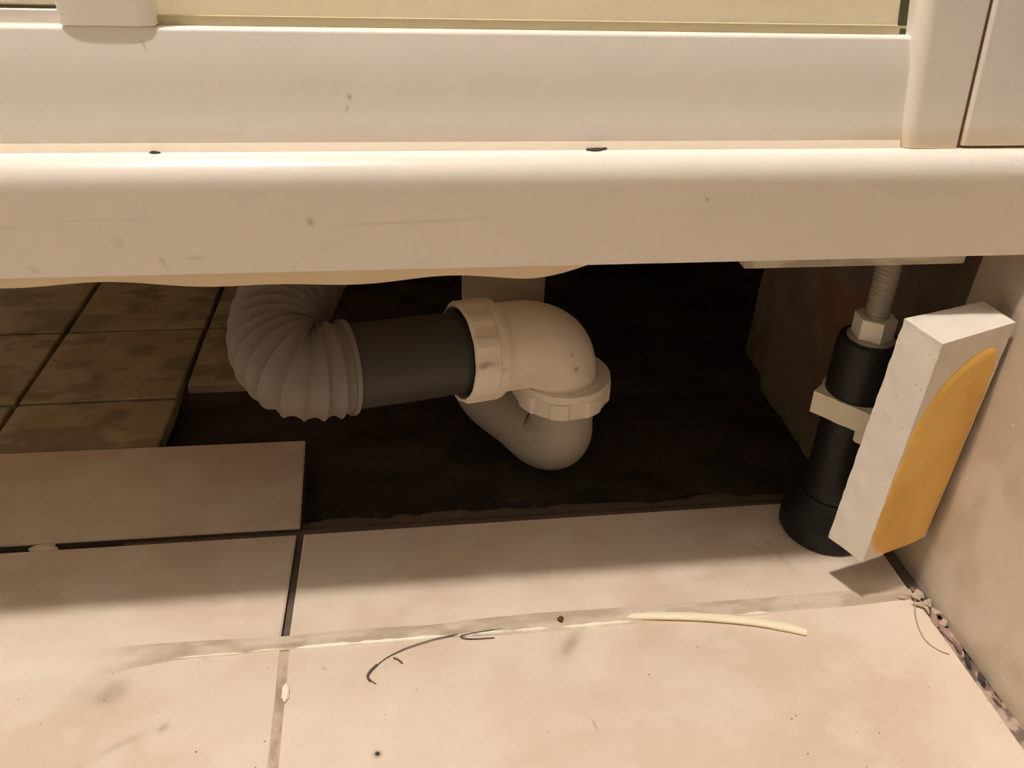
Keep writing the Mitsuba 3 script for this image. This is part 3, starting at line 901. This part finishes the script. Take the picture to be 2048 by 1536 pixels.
hair([(0.055, 0.833, 0.003), (0.02, 0.827, 0.003), (-0.02, 0.816, 0.003), (-0.05, 0.803), (-0.066, 0.79), (-0.078, 0.776), (-0.079, 0.768), (-0.068, 0.757)], 0.0008, 'hair', 'dark curled hair on the front tile left of the middle, below the sealant line')
hair([(-0.067, 0.79, 0.0015), (-0.0765, 0.779, 0.002), (-0.08, 0.77, 0.0022), (-0.076, 0.762, 0.002)], 0.0019, 'hair', 'short black clump of fluff in the bend of the dark hair')
hair([(-0.043, 0.80), (-0.036, 0.796), (-0.03, 0.789)], 0.0013, 'hair', 'tiny brown hair scrap just right of the curled dark hair')
hair([(0.805, 0.83, 0.006), (0.789, 0.80, 0.003), (0.78, 0.772), (0.778, 0.75), (0.787, 0.732), (0.80, 0.722)], 0.0010, 'pale_hair', 'pale bowed hair lying by the right wall corner')
hair([(0.16, 0.838, 0.005), (0.10, 0.834, 0.004), (0.06, 0.829, 0.004), (0.072, 0.823, 0.002), (0.11, 0.822)], 0.0009, 'hair', 'thin grey hair hooked over the sealant line')

k = put('debris_fleck', blob((0.216, 0.842, 0.007), 0.0058, 3, (0.9, 0.9, 0.8)), 'rust_bit', None, smooth=True)
tag(k, 'reddish brown fleck sitting on the sealant line', 'debris')
k = put('debris_fleck', blob((-0.0645, 0.6484, 0.001), 0.0026, 4, (1.1, 0.8, 0.4)), 'debris', None, smooth=True)
tag(k, 'small black fleck on the front tile near the lower edge of the photo', 'debris')
fl = M(blob((0, 0, 0), 0.006, 8, (1.6, 0.5, 0.4))) + M(blob((0.010, 0.004, 0), 0.005, 9, (1.3, 0.6, 0.4)))
v, f = verts(fl)
k = put('debris_fleck', (v + [0.223, 0.918, ZT + 0.001], f), 'debris', None, smooth=True)
tag(k, 'black fleck on the top of the tray rim right of its middle', 'debris')
k = put('debris_fleck', blob((-0.2665, 0.917, ZT + 0.001), 0.005, 14, (1.2, 0.4, 0.35)), 'debris', None, smooth=True)
tag(k, 'grey fleck on the tray rim behind the bright reflection', 'debris')

# crumbs of broken filler heaped in the corner
def shard(center, size, seed, yaw, squash):
    r_ = np.random.default_rng(seed)
    p = r_.normal(size=(14, 3))
    p /= np.linalg.norm(p, axis=1, keepdims=True)
    p *= r_.uniform(0.6, 1.0, (14, 1)) * np.array(squash) * size
    c_, s_ = math.cos(yaw), math.sin(yaw)
    p[:, :2] = p[:, :2] @ np.array([[c_, s_], [-s_, c_]])
    return hull(p + np.array(center))


pale = [(0.798, 0.840, 0.009), (0.809, 0.833, 0.011), (0.819, 0.838, 0.008), (0.806, 0.819, 0.010), (0.821, 0.818, 0.010), (0.812, 0.806, 0.007), (0.824, 0.800, 0.009), (0.786, 0.836, 0.006), (0.824, 0.778, 0.008)]
dark = [(0.815, 0.844, 0.010, 'dirt_crumb'), (0.814, 0.823, 0.007, 'dirt_crumb'), (0.816, 0.788, 0.012, 'rosy_crumb'), (0.818, 0.762, 0.012, 'rosy_crumb'), (0.822, 0.735, 0.009, 'dirt_crumb'), (0.8225, 0.708, 0.010, 'debris'), (0.8225, 0.672, 0.010, 'debris'), (0.823, 0.64, 0.008, 'dirt_crumb')]
for i, (x, y, r) in enumerate(pale):
    k = put('filler_crumb', shard((x, y, 0.002 + 0.4 * r), r, 20 + i, i * 0.9, (1.5, 0.9, 0.55)), 'crumb')
    tag(k, 'pale crumb of broken filler heaped in the corner below the plaster block', 'crumb', 'pale filler crumbs in the corner')
for i, (x, y, r, bs) in enumerate(dark):
    k = put('dirt_clump', shard((x, y, 0.002), r, 60 + i, 1.5 + 0.25 * math.sin(i * 2.1), (2.0, 0.6, 0.45)), bs)
    tag(k, 'brown or blackish clump of dirt in the joint along the foot of the right wall', 'dirt', 'dirt clumps in the wall joint')

# fine dust
parts = []
for i in range(24):
    x, y = RNG.uniform(-0.55, 0.78), RNG.uniform(0.55, 0.84)
    parts.append(trimesh.Trimesh(*blob((x, y, 0.0006), RNG.uniform(0.0005, 0.0013), i, (1.2, 0.8, 0.5)), process=False))
k = put('floor_dust', trimesh.util.concatenate(parts), 'dirt_crumb', None, smooth=True)
tag(k, 'scattered fine dark specks of dust on the front floor tiles', 'dust', kind='stuff')

# ------------------------------------------------------------------ ceiling lamp, out of frame
lamp = thing('ceiling_lamp', 'warm white globe lamp on the bathroom ceiling', 'lamp')
gl = trimesh.creation.icosphere(3, LAMP_R)
kk = put('globe', (gl.vertices + LAMP, gl.faces), 'lamp_base', lamp, smooth=True)
scene[kk]['emitter'] = {'type': 'area', 'radiance': {'type': 'rgb', 'value': LAMP_RGB.tolist()}}
put('base', lathe([(0, 0), (0.12, 0), (0.16, 0.04), (0.16, ZC - LAMP[2] - LAMP_R + 0.02), (0, ZC - LAMP[2] - LAMP_R + 0.02)], LAMP + [0, 0, LAMP_R - 0.02], (0, 0, 1), 48), 'lamp_base', lamp, smooth=35)
